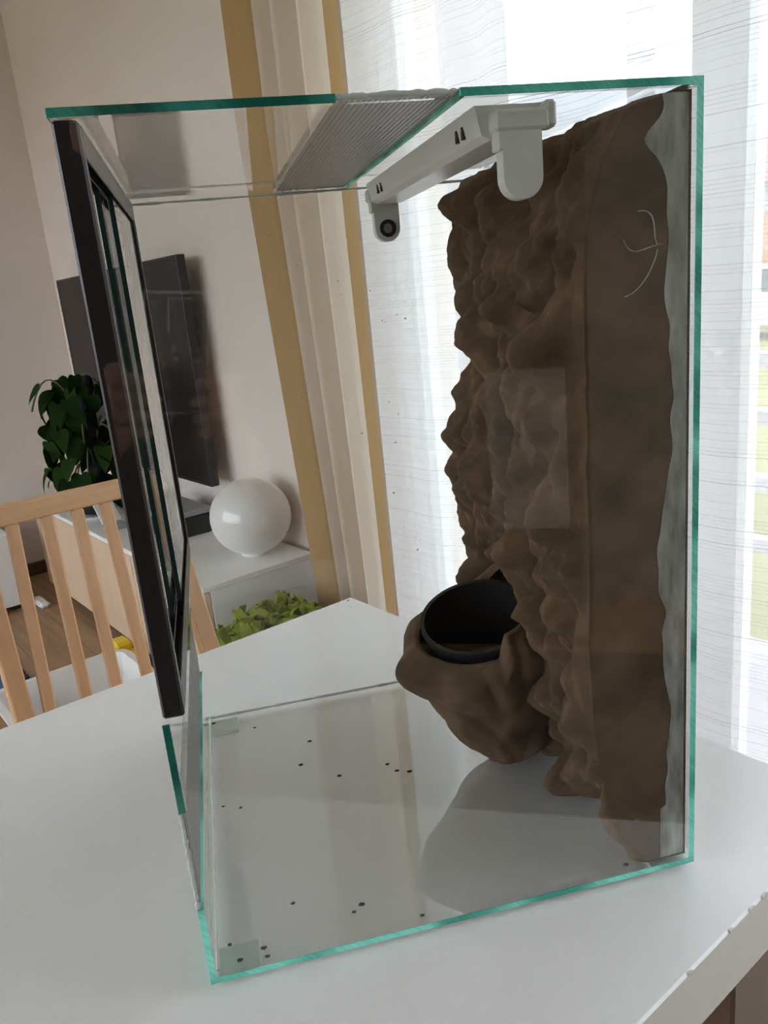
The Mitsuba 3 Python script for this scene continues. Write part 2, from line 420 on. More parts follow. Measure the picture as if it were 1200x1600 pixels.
# heavy beige drape: gathered in four deep folds
dv = np.linspace(1.10, 1.588, 260)
knots_v = [1.035, 1.075, 1.12, 1.19, 1.265, 1.285, 1.34, 1.385, 1.40, 1.44, 1.50, 1.56, 1.60]
knots_u = [.990, .985, .985, .975, 1.03, 1.05, .985, 1.03, 1.05, .99, .985, .990, .985]
du = .055 + np.interp(dv, 1.10 + (np.array(knots_v) - 1.035) * .488 / .565, knots_u); du = np.convolve(np.pad(du, 6, mode='edge'), np.ones(13) / 13, 'valid')
dr_ = thing('drape', 'heavy beige drape with tan side strips gathered in folds beside the sheer curtain', 'curtain')
full = cloth(dv, du, FZ + .01, CT, 60, .1, 3, .42)
col_ = np.arange(len(full.vertices)) % len(dv); fcol = col_[full.faces].min(1)
for nm_, a_, b_, bs_ in (('tan_strip', 0, 24, TAN_STRIP), ('panel', 24, 186, DRAPE), ('tan_strip', 186, 999, TAN_STRIP)):  # tan on the two side strips, beige between
    m_ = full.copy(); m_.update_faces((fcol >= a_) & (fcol < b_)); m_.remove_unreferenced_vertices()
    part(dr_, nm_, m_, bs_, True, label='tan side strip' if nm_ == 'tan_strip' else None)
# sheer curtain: two panels
sv = np.linspace(.262, .995, 400)
su = .985 + .010 * np.sin(sv * 34 + 1.5 * np.sin(sv * 9)) + .012 * np.sin(sv * 17 + 1)
one('sheer_curtain', cloth(sv, su, FZ + .01, CT, 70, .1, 5), SHEER, 'white sheer curtain panel with fine horizontal threads behind the glass terrarium', 'curtain', smooth=True)
sv = np.linspace(-.50, .285, 380)
su = .945 + .008 * np.sin(sv * 27 + 1.3 * np.sin(sv * 7)) + .012 * np.sin(sv * 15)
one('sheer_curtain', cloth(sv, su, FZ + .01, CT, 70, .1, 8), SHEER2, 'white sheer curtain panel at the right edge, houses showing through it', 'curtain', smooth=True)
rod = thing('curtain_rod', 'thin white curtain rod at the ceiling', 'rod')
part(rod, 'rail', room(bx(.93, .96, -1.8, 1.68, CT, CT + .03, .004)), PVC)
part(rod, 'rail', room(bx(1.0, 1.10, -1.8, 1.66, CT, CT + .03, .004)), PVC)

# ------------------------------------------------------------------ table
tb = thing('table', 'white laminate table with chipped edges under the terrarium', 'table')
TU0, TU1, TV0, TV1 = -1.05, .538, -.2305, .553
top = bx(TU0, TU1, TV0, TV1, -.030, 0, .0018)
part(tb, 'top', room(top), TABLE)
part(tb, 'apron', room(bx(TU0 + .001, TU1 - .001, TV0 + .0005, TV0 + .022, -.063, -.0305, .001)), TABLE_EDGE)
part(tb, 'apron', room(bx(TU0 + .001, TU1 - .001, TV1 - .022, TV1 - .0005, -.063, -.0305, .001)), TABLE_EDGE)
part(tb, 'apron', room(bx(TU0 + .001, TU0 + .022, TV0 + .023, TV1 - .023, -.063, -.0305, .001)), TABLE_EDGE)
part(tb, 'apron', room(bx(TU1 - .022, TU1 - .001, TV0 + .023, TV1 - .023, -.063, -.0305, .001)), TABLE_EDGE)
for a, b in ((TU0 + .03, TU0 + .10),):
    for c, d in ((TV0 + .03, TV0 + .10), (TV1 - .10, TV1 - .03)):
        part(tb, 'leg', room(bx(a, b, c, d, FZ, -.0305, .003)), mat('shaded_table_leg', prin((.17, .125, .095), .5, .4)))  # legs of the white table; their shade is put into the brown
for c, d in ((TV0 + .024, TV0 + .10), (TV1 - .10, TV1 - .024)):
    part(tb, 'leg', room(bx(.372, .448, c, d, FZ, -.0305, .003)), mat('shaded_table_leg', prin((.17, .125, .095), .5, .4)))

part(tb, 'edge_band', room(bx(TU0 + .001, TU1 - .001, TV0 - .0006, TV0 - .0001, -.0299, -.0020)), TABLE_EDGE)
g = np.random.default_rng(3)
for uu in (.262, .318, .349, .369, .405):
    L_ = g.uniform(.004, .009); n_ = 7
    o_ = [(uu - L_ / 2, TV0 - .0008)] + [(uu - L_ / 2 + L_ * k / n_, TV0 + g.uniform(.0004, .0013)) for k in range(1, n_)] + [(uu + L_ / 2, TV0 - .0008)]
    nk = trimesh.creation.extrude_polygon(Polygon(o_).buffer(0), .0032, engine='earcut'); nk.apply_translation([0, 0, -.0031])
    part(tb, 'edge_nick', room(nk), TABLE_EDGE, label='chipped spot on the edge')
# ------------------------------------------------------------------ terrarium
W, D, H, t = .40, .40, .60, .005
te = thing('terrarium', 'tall frameless glass terrarium with brown sliding door frame on the white table', 'terrarium')


def slab(x0, x1, y0, y1, z0, z1, open_side, rims=True):
    m = trimesh.creation.box(extents=[x1 - x0, y1 - y0, z1 - z0]); m.apply_translation([(x0 + x1) / 2, (y0 + y1) / 2, (z0 + z1) / 2])
    d = np.zeros(3); d['xyz'.index(open_side[0])] = 1 if open_side[1] == '+' else -1
    m.update_faces((m.face_normals @ d < .5) & ((np.abs(m.face_normals @ d) > .5) | rims))          # a thindielectric sheet already stands for both faces of the slab
    return m


def pane(name, b, edges=(), label=None, open_side='z-'):
    """glass slab with polished green edge strips on the named sides"""
    b = list(b); k0 = key(f'{te}__{name}')
    strips = []
    for s in edges:
        e = .0030 if (name, s) == ('rear_top_strip', 'x-') else .0022 if s == 'z+' else .0008
        c = list(b); ax = 'xyz'.index(s[0]); hi = s[1] == '+'
        if hi: c[2 * ax] = b[2 * ax + 1] - e; b[2 * ax + 1] -= e + .0001
        else: c[2 * ax + 1] = b[2 * ax] + e; b[2 * ax] += e + .0001
        strips.append(c)
    scene[k0] = ply(slab(*b, open_side, 'door' not in name), FLOORGLASS if name == 'bottom_pane' else DOORGLASS if 'door' in name else GLASS)
    if label: labels[k0] = {'label': label}
    for c in strips: part(k0, 'edge', bx(*c, .0002), EDGE if 'front' not in name and 'door' not in name else EDGE if 'z+' in edges else EDGE_DOOR if 'door' in name else EDGE_DIM)
    return k0


pane('bottom_pane', (0, W, 0, D, .004, .009), ('y-', 'x-'))
pane('side_pane', (.0052, W - .0052, .0004, .0050, .0092, .5948), (), open_side='y+')
pane('side_pane', (.0052, W - .0052, D - .0050, D - .0004, .0092, .5948), (), open_side='y-')
pane('back_pane', (W - .005, W, 0, D, .0092, .5948), ('y-', 'y+'), open_side='x-')
pane('lower_front_strip', (0, .005, 0, D, .0092, .070), ('y-', 'z+'), open_side='x-')
pane('upper_front_strip', (0, .005, 0, D, .152, .2215), ('y-', 'z-'), open_side='x-')
pane('front_top_strip', (0, .1605, 0, D, .595, .600), ('y-', 'x-'))
pane('rear_top_strip', (.2365, W, 0, D, .595, .600), ('y-', 'x-', 'x+'))


def grid_mesh(a0, a1, b0, b1, pitch, w, th, place):
    ms = []
    for a in np.arange(a0 + pitch / 2, a1, pitch): ms.append(place(a - w / 2, a + w / 2, b0, b1, 0, th))
    for b in np.arange(b0 + pitch / 2, b1, pitch): ms.append(place(a0, a1, b - w / 2, b + w / 2, th * .5, th * 1.5))
    return cat(*ms)


part(te, 'vent_mesh', grid_mesh(.1615, .2355, .004, D - .004, .0036, .0019, .0005, lambda a, b, c, d, e, f: bx(a, b, c, d, .5975 + e, .5975 + f)), VENT, kind='stuff', label='perforated steel vent mesh in the top')
part(te, 'vent_mesh', grid_mesh(.004, D - .004, .071, .151, .0036, .0019, .0005, lambda a, b, c, d, e, f: bx(.0020 + e, .0020 + f, a, b, c, d)), VENT, kind='stuff', label='perforated steel vent mesh in the front')


def bead(p0, p1, r, seed, n=60, bump=.5):
    p0, p1 = np.array(p0), np.array(p1); s = np.linspace(0, 1, n)[:, None]
    k = meshkit.noise(np.stack([s[:, 0] * n * .45, s[:, 0] * 0, s[:, 0] * 0 + seed], -1), seed)
    P = p0 + (p1 - p0) * s
    tt = (p1 - p0) / np.linalg.norm(p1 - p0)
    a = np.cross(tt, [0, 0, 1.0] if abs(tt[2]) < .9 else [1.0, 0, 0]); a /= np.linalg.norm(a); b = np.cross(tt, a)
    rr = r * (1 - bump / 2 + bump * k); ang = np.arange(7) * 2 * np.pi / 7
    V = (P[:, None] + rr[:, None, None] * (np.cos(ang)[None, :, None] * a + np.sin(ang)[None, :, None] * b)).reshape(-1, 3)
    F = []
    for i in range(n - 1):
        for j in range(7):
            q = (j + 1) % 7
            F += [[i * 7 + j, i * 7 + q, (i + 1) * 7 + q], [i * 7 + j, (i + 1) * 7 + q, (i + 1) * 7 + j]]
    m = trimesh.Trimesh(V, F, process=False); m.fix_normals(); return m


# silicone lips that hold the vents
part(te, 'silicone_lip', bead((.161, .0028, .5985), (.236, .0028, .5985), .0019, 1, 60, .9), SILI, True)
part(te, 'silicone_lip', bead((.161, D - .003, .5985), (.236, D - .003, .5985), .0019, 2, 60, .9), SILI, True)
part(te, 'silicone_lip', bead((.0010, .003, .071), (.0010, .003, .151), .0016, 3, 60, 1.1), SILI, True)
part(te, 'silicone_lip', bead((.0010, D - .003, .071), (.0010, D - .003, .151), .0016, 4, 60, 1.1), SILI, True)
# silicone along the inner joints
part(te, 'silicone_joint', bead((.006, D - .0062, .0100), (W - .01, D - .0062, .0100), .0014, 5, 80, .9), SILI, True)
part(te, 'silicone_joint', bead((.006, D - .0062, .5938), (W - .01, D - .0062, .5938), .0012, 6, 80, .9), SILI, True)
part(te, 'silicone_joint', bead((.0062, .006, .0100), (.0062, D - .006, .0100), .0008, 7, 80, .9), SILI, True)
# support squares under the bottom
for x0, y0 in ((.006, .004), (.006, D - .034), (W - .036, .004), (W - .036, D - .034)):
    part(te, 'foot', bx(x0, x0 + .032, y0, y0 + .030, .0003, .0039, .0003), mat('foot_glass', prin((.56, .66, .61), .12, .5)))

# brown frame with two sliding panes
df = part(te, 'door_frame', cat(bx(.0008, .0155, .0056, .0185, .2225, .5945, .0015)), BROWNP, label='dark brown plastic profile frame')
part(df, 'upright', bx(.0008, .0155, D - .0185, D - .0056, .2225, .5945, .0015), BROWNP)
for (z0, z1, zz) in ((.2225, .2255, .2405), (.5915, .5945, .5765)):
    lo, hi = (z1, zz) if z1 < zz else (zz, z0)
    c = cat(bx(.0008, .0155, .0188, D - .0188, z0, z1, .0005), bx(.0008, .0020, .0188, D - .0188, lo, hi, .0004), bx(.0078, .0088, .0188, D - .0188, lo, hi, .0004), bx(.0143, .0155, .0188, D - .0188, lo, hi, .0004))
    part(df, 'channel', c, BROWNP)
pane('sliding_door', (.0035, .0075, .149, D - .020, .2260, .5880), ('y-', 'y+'), open_side='x-')
pane('sliding_door', (.0091, .0131, .186, D - .0192, .2260, .5880), ('y-', 'y+'), open_side='x-')
part(te, 'pale_strip', bx(.0010, .0125, .0056, D - .0056, .5946, .5949, 0), PLASTIC)

# ------------------------------------------------------------------ fluorescent fitting under the rear top strip
lf = thing('lamp_fitting', 'white plastic tube lamp fitting with two sockets under the terrarium top', 'lamp')
LX0, LX1 = .254, .300
prof = Polygon([(LX0, .5945), (LX1, .5945), (LX1 - .004, .577), (LX1 - .010, .574), (LX0 + .010, .574), (LX0 + .004, .577)])
rm = trimesh.creation.extrude_polygon(prof, .345, engine='earcut')            # x, z, along y
rm.vertices = np.stack([rm.vertices[:, 0], .026 + rm.vertices[:, 2], rm.vertices[:, 1]], -1); rm.fix_normals()
rail_ = part(lf, 'rail', rm, PLASTIC)
for y in (.055, .068, .31, .325): part(rail_, 'slot', bx(LX0 + .0012, LX0 + .0035, y, y + .004, .580, .588), BLACKP)


def socket(y0, y1, cx, parent, face):
    w = .0135; pts = [(cx - w, .578), (cx + w, .578)]
    for a in np.linspace(0, -math.pi, 20): pts.append((cx + w * math.cos(a), .5495 + w * math.sin(a)))
    m = trimesh.creation.extrude_polygon(Polygon(pts), y1 - y0, engine='earcut')
    m.vertices = np.stack([m.vertices[:, 0], y0 + m.vertices[:, 2], m.vertices[:, 1]], -1); m.fix_normals()
    m = cat(m, bx(cx - .0185, cx + .0185, y0 - .002, y1 + .004, .577, .590, .002), bx(cx - .0165, cx - .0125, y0, y1, .566, .580, .001))
    k = part(parent, 'socket', m, OFFWHITE)
    ring = lathe([(.0050, -.0012), (.0088, -.0012), (.0088, .001), (.0050, .001), (.0050, -.0012)], 28)
    pin = trimesh.creation.cylinder(.0042, .0025, sections=20)
    for mm, bs, nm in ((ring, BLACKP, 'contact_ring'), (pin, METAL, 'contact')):
        mm.apply_transform(trimesh.transformations.rotation_matrix(math.pi / 2, [1, 0, 0]))
        mm.apply_translation([cx, face, .5495]); part(k, nm, mm, bs)
    return k


socket(.016, .028, .2815, lf, .0285)
k2 = socket(.370, .382, .273, lf, .3695)
part(lf, 'clip', cat(bx(.298, .306, .016, .03, .578, .5945, .002)), OFFWHITE)

# ------------------------------------------------------------------ rock background
NY, NZ = 300, 460
Y = np.linspace(.0056, .3935, NY); Z = np.linspace(.0098, .5935, NZ)
zt = [.0098, .04, .08, .12, .15, .19, .225, .27, .31, .375, .415, .445, .48, .51, .555, .585, .5935]
far = [.365, .350, .342, .344, .345, .341, .325, .333, .338, .348, .361, .353, .350, .343, .343, .352, .356]
mid = [.352, .338, .325, .318, .314, .312, .306, .304, .306, .310, .316, .316, .314, .314, .322, .340, .353]
nq = [.352, .340, .326, .322, .330, .334, .330, .310, .310, .312, .314, .316, .316, .318, .328, .352, .362]
nea = [.360, .340, .325, .318, .315, .314, .314, .315, .315, .316, .317, .317, .318, .320, .332, .350, .384]
base = RegularGridInterpolator((np.array([.0056, .09, .2, .3935]), np.array(zt)), np.array([nea, nq, mid, far]))
yy, zz = np.meshgrid(Y, Z, indexing='ij')
X = base(np.stack([yy, zz], -1).reshape(-1, 2)).reshape(NY, NZ)


def lumps(yy, zz, cy, cz, seed, warp=.012):
    g = np.random.default_rng(seed)
    p3 = np.stack([yy * 18, zz * 12, yy * 0 + seed], -1)
    wy = yy + warp * (meshkit.fbm(p3, 3, seed) - .5) * 2; wz = zz + warp * 1.5 * (meshkit.fbm(p3 + 40, 3, seed + 3) - .5) * 2
    iy, iz = np.meshgrid(np.arange(-2, int(.4 / cy) + 3), np.arange(-2, int(.6 / cz) + 3), indexing='ij')
    pts = np.stack([(iy + g.uniform(.1, .9, iy.shape)), (iz + g.uniform(.1, .9, iy.shape))], -1).reshape(-1, 2)
    hgt = g.uniform(.35, 1.0, len(pts))
    q = np.stack([wy / cy, wz / cz], -1).reshape(-1, 2)
    d, i = cKDTree(pts).query(q, k=4)
    h = hgt[i] - (d * 1.05) ** 2
    k = 16.0
    m = np.log(np.exp(k * h).sum(1)) / k
    return m.reshape(yy.shape)


L1 = lumps(yy, zz, .052, .095, 11); L1 -= L1.mean()
L2 = lumps(yy, zz, .026, .042, 12, .008); L2 -= L2.mean()
L3 = lumps(yy, zz, .012, .019, 13, .004); L3 -= L3.mean()
p3 = np.stack([yy * 70, zz * 45, yy * 0], -1)
fine = meshkit.fbm(p3, 4, 21) - .5
ridge = np.abs(meshkit.fbm(np.stack([yy * 26, zz * 9, yy * 0], -1), 3, 31) - .5) - .12
fade = np.clip((yy - .0056) / .03, 0, 1) ** .7 * np.clip((.5935 - zz) / .03, .25, 1)
wy2 = yy + .018 * (meshkit.fbm(np.stack([yy * 9, zz * 7, yy * 0 + 3], -1), 3, 71) - .5) * 2
drip = np.abs(np.sin(np.pi * wy2 / .050)) ** .7 * (.45 + .9 * meshkit.noise(np.stack([wy2 / .05, zz * 13, yy * 0], -1), 72)) - .45
disp = (.046 * L1 * (1 - .6 * np.clip((yy - .33) / .05, 0, 1)) + .034 * L2 + .0075 * L3 + .018 * fine + .06 * ridge + .026 * drip) * fade
X = np.clip(X + .010 * np.clip((yy - .1) / .1, 0, 1) - disp * (1 - .58 * np.clip((yy - .29) / .06, 0, 1)), .20, .391)
# the hollow that takes the tilted pot
pcx = .285 - .195 * (zz - .173); pcy = .190 - .235 * (zz - .173)
hol = pcx + np.sqrt(np.clip(.0600 ** 2 - (yy - pcy) ** 2, 0, None)) + .001
inside = (np.abs(yy - pcy) < .0600) & (zz > .064) & (zz < .245)
fadez = np.clip((.245 - zz) / .035, 0, 1)
X = np.where(inside, np.maximum(X, X * (1 - fadez) + np.maximum(hol, X) * fadez), X); X = np.clip(X, .20, .391)
X[0] = np.minimum(X[0], .388)


def block(X, Y, Z, xb):
    ny, nz = X.shape
    y3, z3 = np.meshgrid(Y, Z, indexing='ij')
    F0 = np.stack([X, y3, z3], -1).reshape(-1, 3); B0 = np.stack([X * 0 + xb, y3, z3], -1).reshape(-1, 3)
    idx = np.arange(ny * nz).reshape(ny, nz)
    q = np.stack([idx[:-1, :-1], idx[1:, :-1], idx[1:, 1:], idx[:-1, 1:]], -1).reshape(-1, 4)
    fa = np.vstack([q[:, [0, 2, 1]], q[:, [0, 3, 2]]]); n = ny * nz
    fb = np.array([[n + 0, 0, 0]])
    ring = np.concatenate([idx[:, 0], idx[-1, 1:], idx[-2::-1, -1], idx[0, -2:0:-1]])
    S = []
    for a, b in zip(ring, np.roll(ring, -1)): S += [[a, b, n + b], [a, n + b, n + a]]
    c = [idx[0, 0] + n, idx[-1, 0] + n, idx[-1, -1] + n, idx[0, -1] + n]
    m = trimesh.Trimesh(np.vstack([F0, B0]), np.vstack([fa, S, [[c[0], c[1], c[2]], [c[0], c[2], c[3]]]]), process=False)
    m.remove_unreferenced_vertices()
    return m


rb = thing('rock_background', 'brown sculpted rock backdrop with a planter ledge filling the back of the terrarium', 'rock backdrop')
part(rb, 'rock_face', block(X, Y, Z, .3948), ROCK, 50)
# planter ledge: a lumpy bowl grown out of the backdrop
na, nh = 160, 70
LC = np.array([.285, .190]); POT_Z = .173
th = np.linspace(0, 2 * np.pi, na, endpoint=False)
prof_h = [.012, .03, .055, .085, .115, .135, .152, .165, .172]
prof_r = [.016, .034, .050, .062, .072, .076, .075, .070, .064]
hs_ = np.linspace(.012, .172, nh)
V = []
for h in hs_:
    r = np.interp(h, prof_h, prof_r)
    c3 = np.stack([np.cos(th) * 1.6, np.sin(th) * 1.6, th * 0 + h * 14], -1)
    nn = meshkit.fbm(c3 + 9, 3, 51) - .5; bl = np.abs(meshkit.noise(c3 * 1.7 + 4, 52) - .5) - .2
    rr = np.maximum(r * (1 + .34 * nn + .22 * bl) + .011 * np.exp(-((h - .145) / .022) ** 2) * np.clip(-np.cos(th - .25), 0, 1) ** 6, .0625 if h > .10 else 0)
    deg = np.degrees((th + np.pi) % (2 * np.pi) - np.pi)
    flap = np.clip((deg + 90) / 6, 0, 1) * np.clip((40 - deg) / 25, 0, 1)
    lift = -.004 + (rr * np.cos(th) * math.tan(math.radians(11)) + rr * np.sin(th) * math.tan(math.radians(13))) + .021 * flap + .04 * np.clip(np.cos(th - .3), 0, 1) ** 4 - .008 * np.clip(np.cos(th - math.radians(120)), 0, 1)
    k = np.clip((h - .1) / .072, 0, 1)
    lean = -.010 * np.clip((h - .03) / .14, 0, 1)
    V.append(np.stack([LC[0] + .022 * (1 - np.clip((h - .02) / .12, 0, 1)) + rr * np.cos(th) * (1 + .55 * (np.cos(th) > 0) * (1 - np.clip((h - .10) / .06, 0, 1))), LC[1] + rr * np.sin(th), h + lift * k], -1))
# roll over the rim and back down inside
for s, (dr2, dz) in enumerate(((-.0025, .0015), (None, .0005), (None, -.009))):
    top_ = V[nh - 1]; d = top_[:, :2] - LC; L = np.linalg.norm(d, axis=1, keepdims=True)
    P = top_.copy(); P[:, :2] = LC + d / L * (np.maximum(L + dr2, .0580) if dr2 else .0578); P[:, 2] += dz; V.append(P)
V = np.array(V); n_ = len(V)
F = []
for i in range(n_ - 1):
    a = np.arange(na); b = (a + 1) % na
    F.append(np.stack([i * na + a, i * na + b, (i + 1) * na + b], -1)); F.append(np.stack([i * na + a, (i + 1) * na + b, (i + 1) * na + a], -1))
Vf = np.vstack([V.reshape(-1, 3), V[0].mean(0)[None], V[-1].mean(0)[None]])
a = np.arange(na); b = (a + 1) % na
F.append(np.stack([b, a, a * 0 + len(Vf) - 2], -1))
led = trimesh.Trimesh(Vf, np.vstack(F), process=False)
part(rb, 'planter_ledge', led, ROCK, 50)
# grey smears where the backdrop was glued to the near pane
gz = np.linspace(.012, .592, 200)
gx = .3745 - .016 * np.exp(-((gz - .566) / .011) ** 2) - .005 * np.exp(-((gz - .49) / .03) ** 2) + .010 * (meshkit.fbm(np.stack([gz * 14, gz * 0, gz * 0], -1), 3, 61) - .5) * 2 + .003 * (meshkit.noise(np.stack([gz * 60, gz * 0, gz * 0], -1), 62) - .5)
gx = np.where(gz < .06, .372, gx)
sm = block(np.zeros((2, 2)), np.array([0, 1.]), np.array([0, 1.]), 1.0)
Pf = []
for yv in (.00515, .0055):
    Pf.append(np.stack([gx, gx * 0 + yv, gz], -1)); Pf.append(np.stack([gx * 0 + .3925, gx * 0 + yv, gz], -1))
n = len(gz); Vs = np.vstack(Pf); F = []
for i in range(n - 1):
    for o1, o2 in ((0, n), (3 * n, 2 * n), (2 * n, 0), (n, 3 * n)):
        F += [[o1 + i, o2 + i, o2 + i + 1], [o1 + i, o2 + i + 1, o1 + i + 1]]
part(rb, 'glue_smear', trimesh.Trimesh(Vs, F, process=False), SMEAR, label='grey silicone smear along the glass')
for pts in ([(.345, .0054, .505), (.352, .0054, .497), (.362, .0054, .498), (.374, .0054, .500)], [(.356, .0054, .522), (.366, .0054, .518), (.368, .0054, .508), (.370, .0054, .500)],
            [(.345, .0054, .468), (.357, .0054, .474), (.366, .0054, .486), (.370, .0054, .497)]):
    part(rb, 'glue_string', tube(pts, .0005, 6), SMEAR, True)
one('flower_pot', None or cat(lathe([(0, -.085), (.046, -.085), (.0535, -.004), (.0560, -.004), (.0560, .0015), (.0520, .0015), (.0510, -.006), (.044, -.080), (0, -.080)], 64)), BLACKP,
    'round black plastic pot set into the rock ledge', 'pot', smooth=35)
pm = trimesh.transformations.rotation_matrix(math.radians(0), [0, 1, 0])
scene['flower_pot']['to_world'] = T().translate([LC[0], LC[1], POT_Z]).rotate([0, 1, 0], -11).rotate([1, 0, 0], 13.3)

SPK = []
g = np.random.default_rng(77)
for i in range(46):
    x_ = g.uniform(.12, .30); z_ = g.uniform(.12, .56); r_ = g.choice([.0006, .0009, .0014])
    SPK.append(bx(x_, x_ + r_ * g.uniform(.6, 2.2), D - .0057, D - .0051, z_, z_ + r_ * g.uniform(.5, 1.2)))
part(te, 'water_spots', cat(*SPK), SILI, kind='stuff', label='dried white water spots on the far pane')

# ------------------------------------------------------------------ crumbs of substrate on the tank floor
CR = [(484, 1158), (398, 1137), (620, 1204), (640, 1205), (470, 1195), (605, 1194), (530, 1212), (349, 1260), (376, 1262), (359, 1476), (366, 1510), (375, 1500), (385, 1517), (458, 1411), (412, 1481), (565, 1413), (553, 1425), (660, 1430), (326, 1422), (339, 1419), (1011, 1348), (978, 1351), (418, 1494), (324, 1127), (328, 1137), (334, 1130), (345, 1530), (352, 1526), (360, 1529), (341, 1524)]
DN = DOWN; RT = np.cross(DOWN, FWD)


def on_floor(px, py, z):
    d = RT * ((px - 600) / 1246.77) + DN * ((py - 800) / 1246.77) + FWD
    return CAM + d * ((z - CAM[2]) / d[2])


for i, (px, py) in enumerate(CR):
    s = trimesh.creation.icosphere(1, radius=.0011 * (1 + .8 * rng.random())); s.vertices *= [1.5, 1, .5]
    s.vertices += rng.normal(0, .00018, s.vertices.shape)
    P = on_floor(px, py, .0096)
    if .008 < P[0] < .39 and .008 < P[1] < .39:
        s.apply_translation([P[0], P[1], .0097])
        one('soil_crumb', s, CRUMB, 'tiny dark crumb of soil on the glass floor of the terrarium', 'crumb', 'soil crumbs on the terrarium floor')

# ------------------------------------------------------------------ chair
ch = thing('slatted_chair', 'light oak chair with vertical slatted back behind the table', 'chair')
zt_, zb_ = .142, -.36


def rk(z):            # the back leans: v at height z
    return 1.005 + .045 * (z + .22) / .37


part(ch, 'top_rail', room(beam((.085, rk(.16), .160), (.452, rk(.16), .160), .037, .024, (0, 0, 1))), WOODR)
for ut, ub in ((.1525, .113), (.2135, .197), (.2705, .262), (.3255, .342), (.380, .400)):
    part(ch, 'slat', room(beam((ut + 0, rk(.1415), .1415), ((ut + ub) / 2 + .0, rk(-.26), -.36), .0215, .020, (1, 0, 0))), WOODL)
part(ch, 'post', room(beam((.088, rk(.178), .178), (.10, .985, -.75), .034, .034, (1, 0, 0))), WOODL)
part(ch, 'post', room(beam((.430, rk(.178), .178), (.54, .985, -.75), .036, .036, (1, 0, 0))), WOODL)
part(ch, 'lower_rail', room(beam((.10, .99, -.372), (.47, .99, -.372), .034, .024, (0, 0, 1))), WOODR)
part(ch, 'seat', room(bx(.07, .50, .58, .985, -.335, -.31, .005)), WOODR)
for uu in (.095, .475):
    part(ch, 'leg', room(beam((uu, .60, -.336), (uu, .59, -.75), .034, .034, (1, 0, 0))), WOODL)

# ------------------------------------------------------------------ behind the camera, mirrored in the near pane
wd = thing('added_wardrobe', 'tall dark brown cupboard added behind the photographer to dim the reflection in the glass', 'added_wardrobe')  # unseen; added so the near pane mirrors something dark
WDK = mat('added_wardrobe_wood', prin((.035, .024, .017), .6, .2))
part(wd, 'body', room(bx(-1.75, .30, -2.59, -2.12, FZ + .06, 1.50, .004)), WDK)
part(wd, 'plinth', room(bx(-1.73, .28, -2.58, -2.15, FZ, FZ + .0595)), BLACKP)
for k in range(4):
    a = -1.745 + k * .51
    if k < 3: d_ = part(wd, 'door', room(bx(a, a + .505, -2.1195, -2.10, FZ + .065, 1.495, .003)), WDK)
    else:
        d_ = part(wd, 'door', room(bx(a, a + .505, -2.1195, -2.10, .24, 1.495, .003)), WDK)
        part(wd, 'drawer', room(bx(a, a + .505, -2.1195, -2.10, FZ + .065, -.32, .003)), WDK)
        part(wd, 'drawer', room(bx(-.02, .228, -2.1195, -2.095, -.31, .205, .003)), mat('pale_panel', prin((.30, .28, .25), .6, .2)), label='pale panel added for the light rectangle in the reflection')
    if k < 2: part(d_, 'handle', room(bx(a + .45, a + .465, -2.0995, -2.075, .30, .50, .003)), METAL)

one('added_rug', room(bx(-1.9, .95, -2.08, -.62, FZ + .0003, FZ + .012, .004)), mat('added_rug_wool', prin((.045, .042, .042), .95, .1)), 'dark grey floor covering added behind the photographer to dim the mirrored floor', 'added_rug')  # unseen; added to keep the bright floor out of the reflection

# ------------------------------------------------------------------ sideboard and what stands on it
sb = thing('sideboard', 'low white sideboard with birch fronts along the television wall', 'sideboard')
S0, S1, SV0, SV1, SZ = .735, 1.118, 1.60, 3.36, -.30
part(sb, 'top', room(bx(S0 - .006, S1, SV0 - .004, SV1, SZ - .018, SZ, .002)), WHITE)
part(sb, 'carcass', room(bx(S0 + .02, S1, SV0, SV1, FZ + .05, SZ - .0185)), WHITE)
for k, (a, b) in enumerate(((SV0 + .004, 2.18), (2.186, 2.766), (2.772, SV1 - .004))):
    part(sb, 'door', room(bx(S0, S0 + .018, a, b, FZ + .055, SZ - .024, .0015)), BIRCH)
part(sb, 'plinth', room(bx(S0 + .04, S1 - .02, SV0 + .03, SV1 - .03, FZ, FZ + .05)), BROWNP)

gl = thing('globe_lamp', 'glossy white glass globe lamp on the near end of the sideboard', 'lamp')
gs = trimesh.creation.icosphere(5, radius=.130); gs.vertices[:, 2] *= .955
gs.apply_translation([1.0, 1.755, SZ + .004 + .1215]); part(gl, 'globe', room(gs), GLOBE, True)
part(gl, 'base', room(lathe([(0, 0.0004), (.045, 0.0004), (.045, .011), (.0, .011)], 40, (1.0, 1.755, SZ))), PLASTIC)

tv = thing('television', 'large black flat television on the wall above the sideboard', 'television')
part(tv, 'screen', room(bx(1.045, 1.048, 2.108, 3.372, -.125, .650)), SCREEN)
part(tv, 'bezel', room(cat(bx(1.043, 1.075, 2.10, 2.108, -.135, .660, .001), bx(1.043, 1.075, 3.372, 3.38, -.135, .660, .001), bx(1.043, 1.075, 2.1085, 3.3715, .650, .660, .001), bx(1.043, 1.075, 2.1085, 3.3715, -.135, -.125, .001))), BLACKP)
part(tv, 'back_shell', room(bx(1.0485, 1.075, 2.109, 3.371, -.1245, .6495)), BLACKP)
part(tv, 'wall_bracket', room(bx(1.0755, U1 - .001, 2.55, 2.95, .1, .45)), BLACKP)

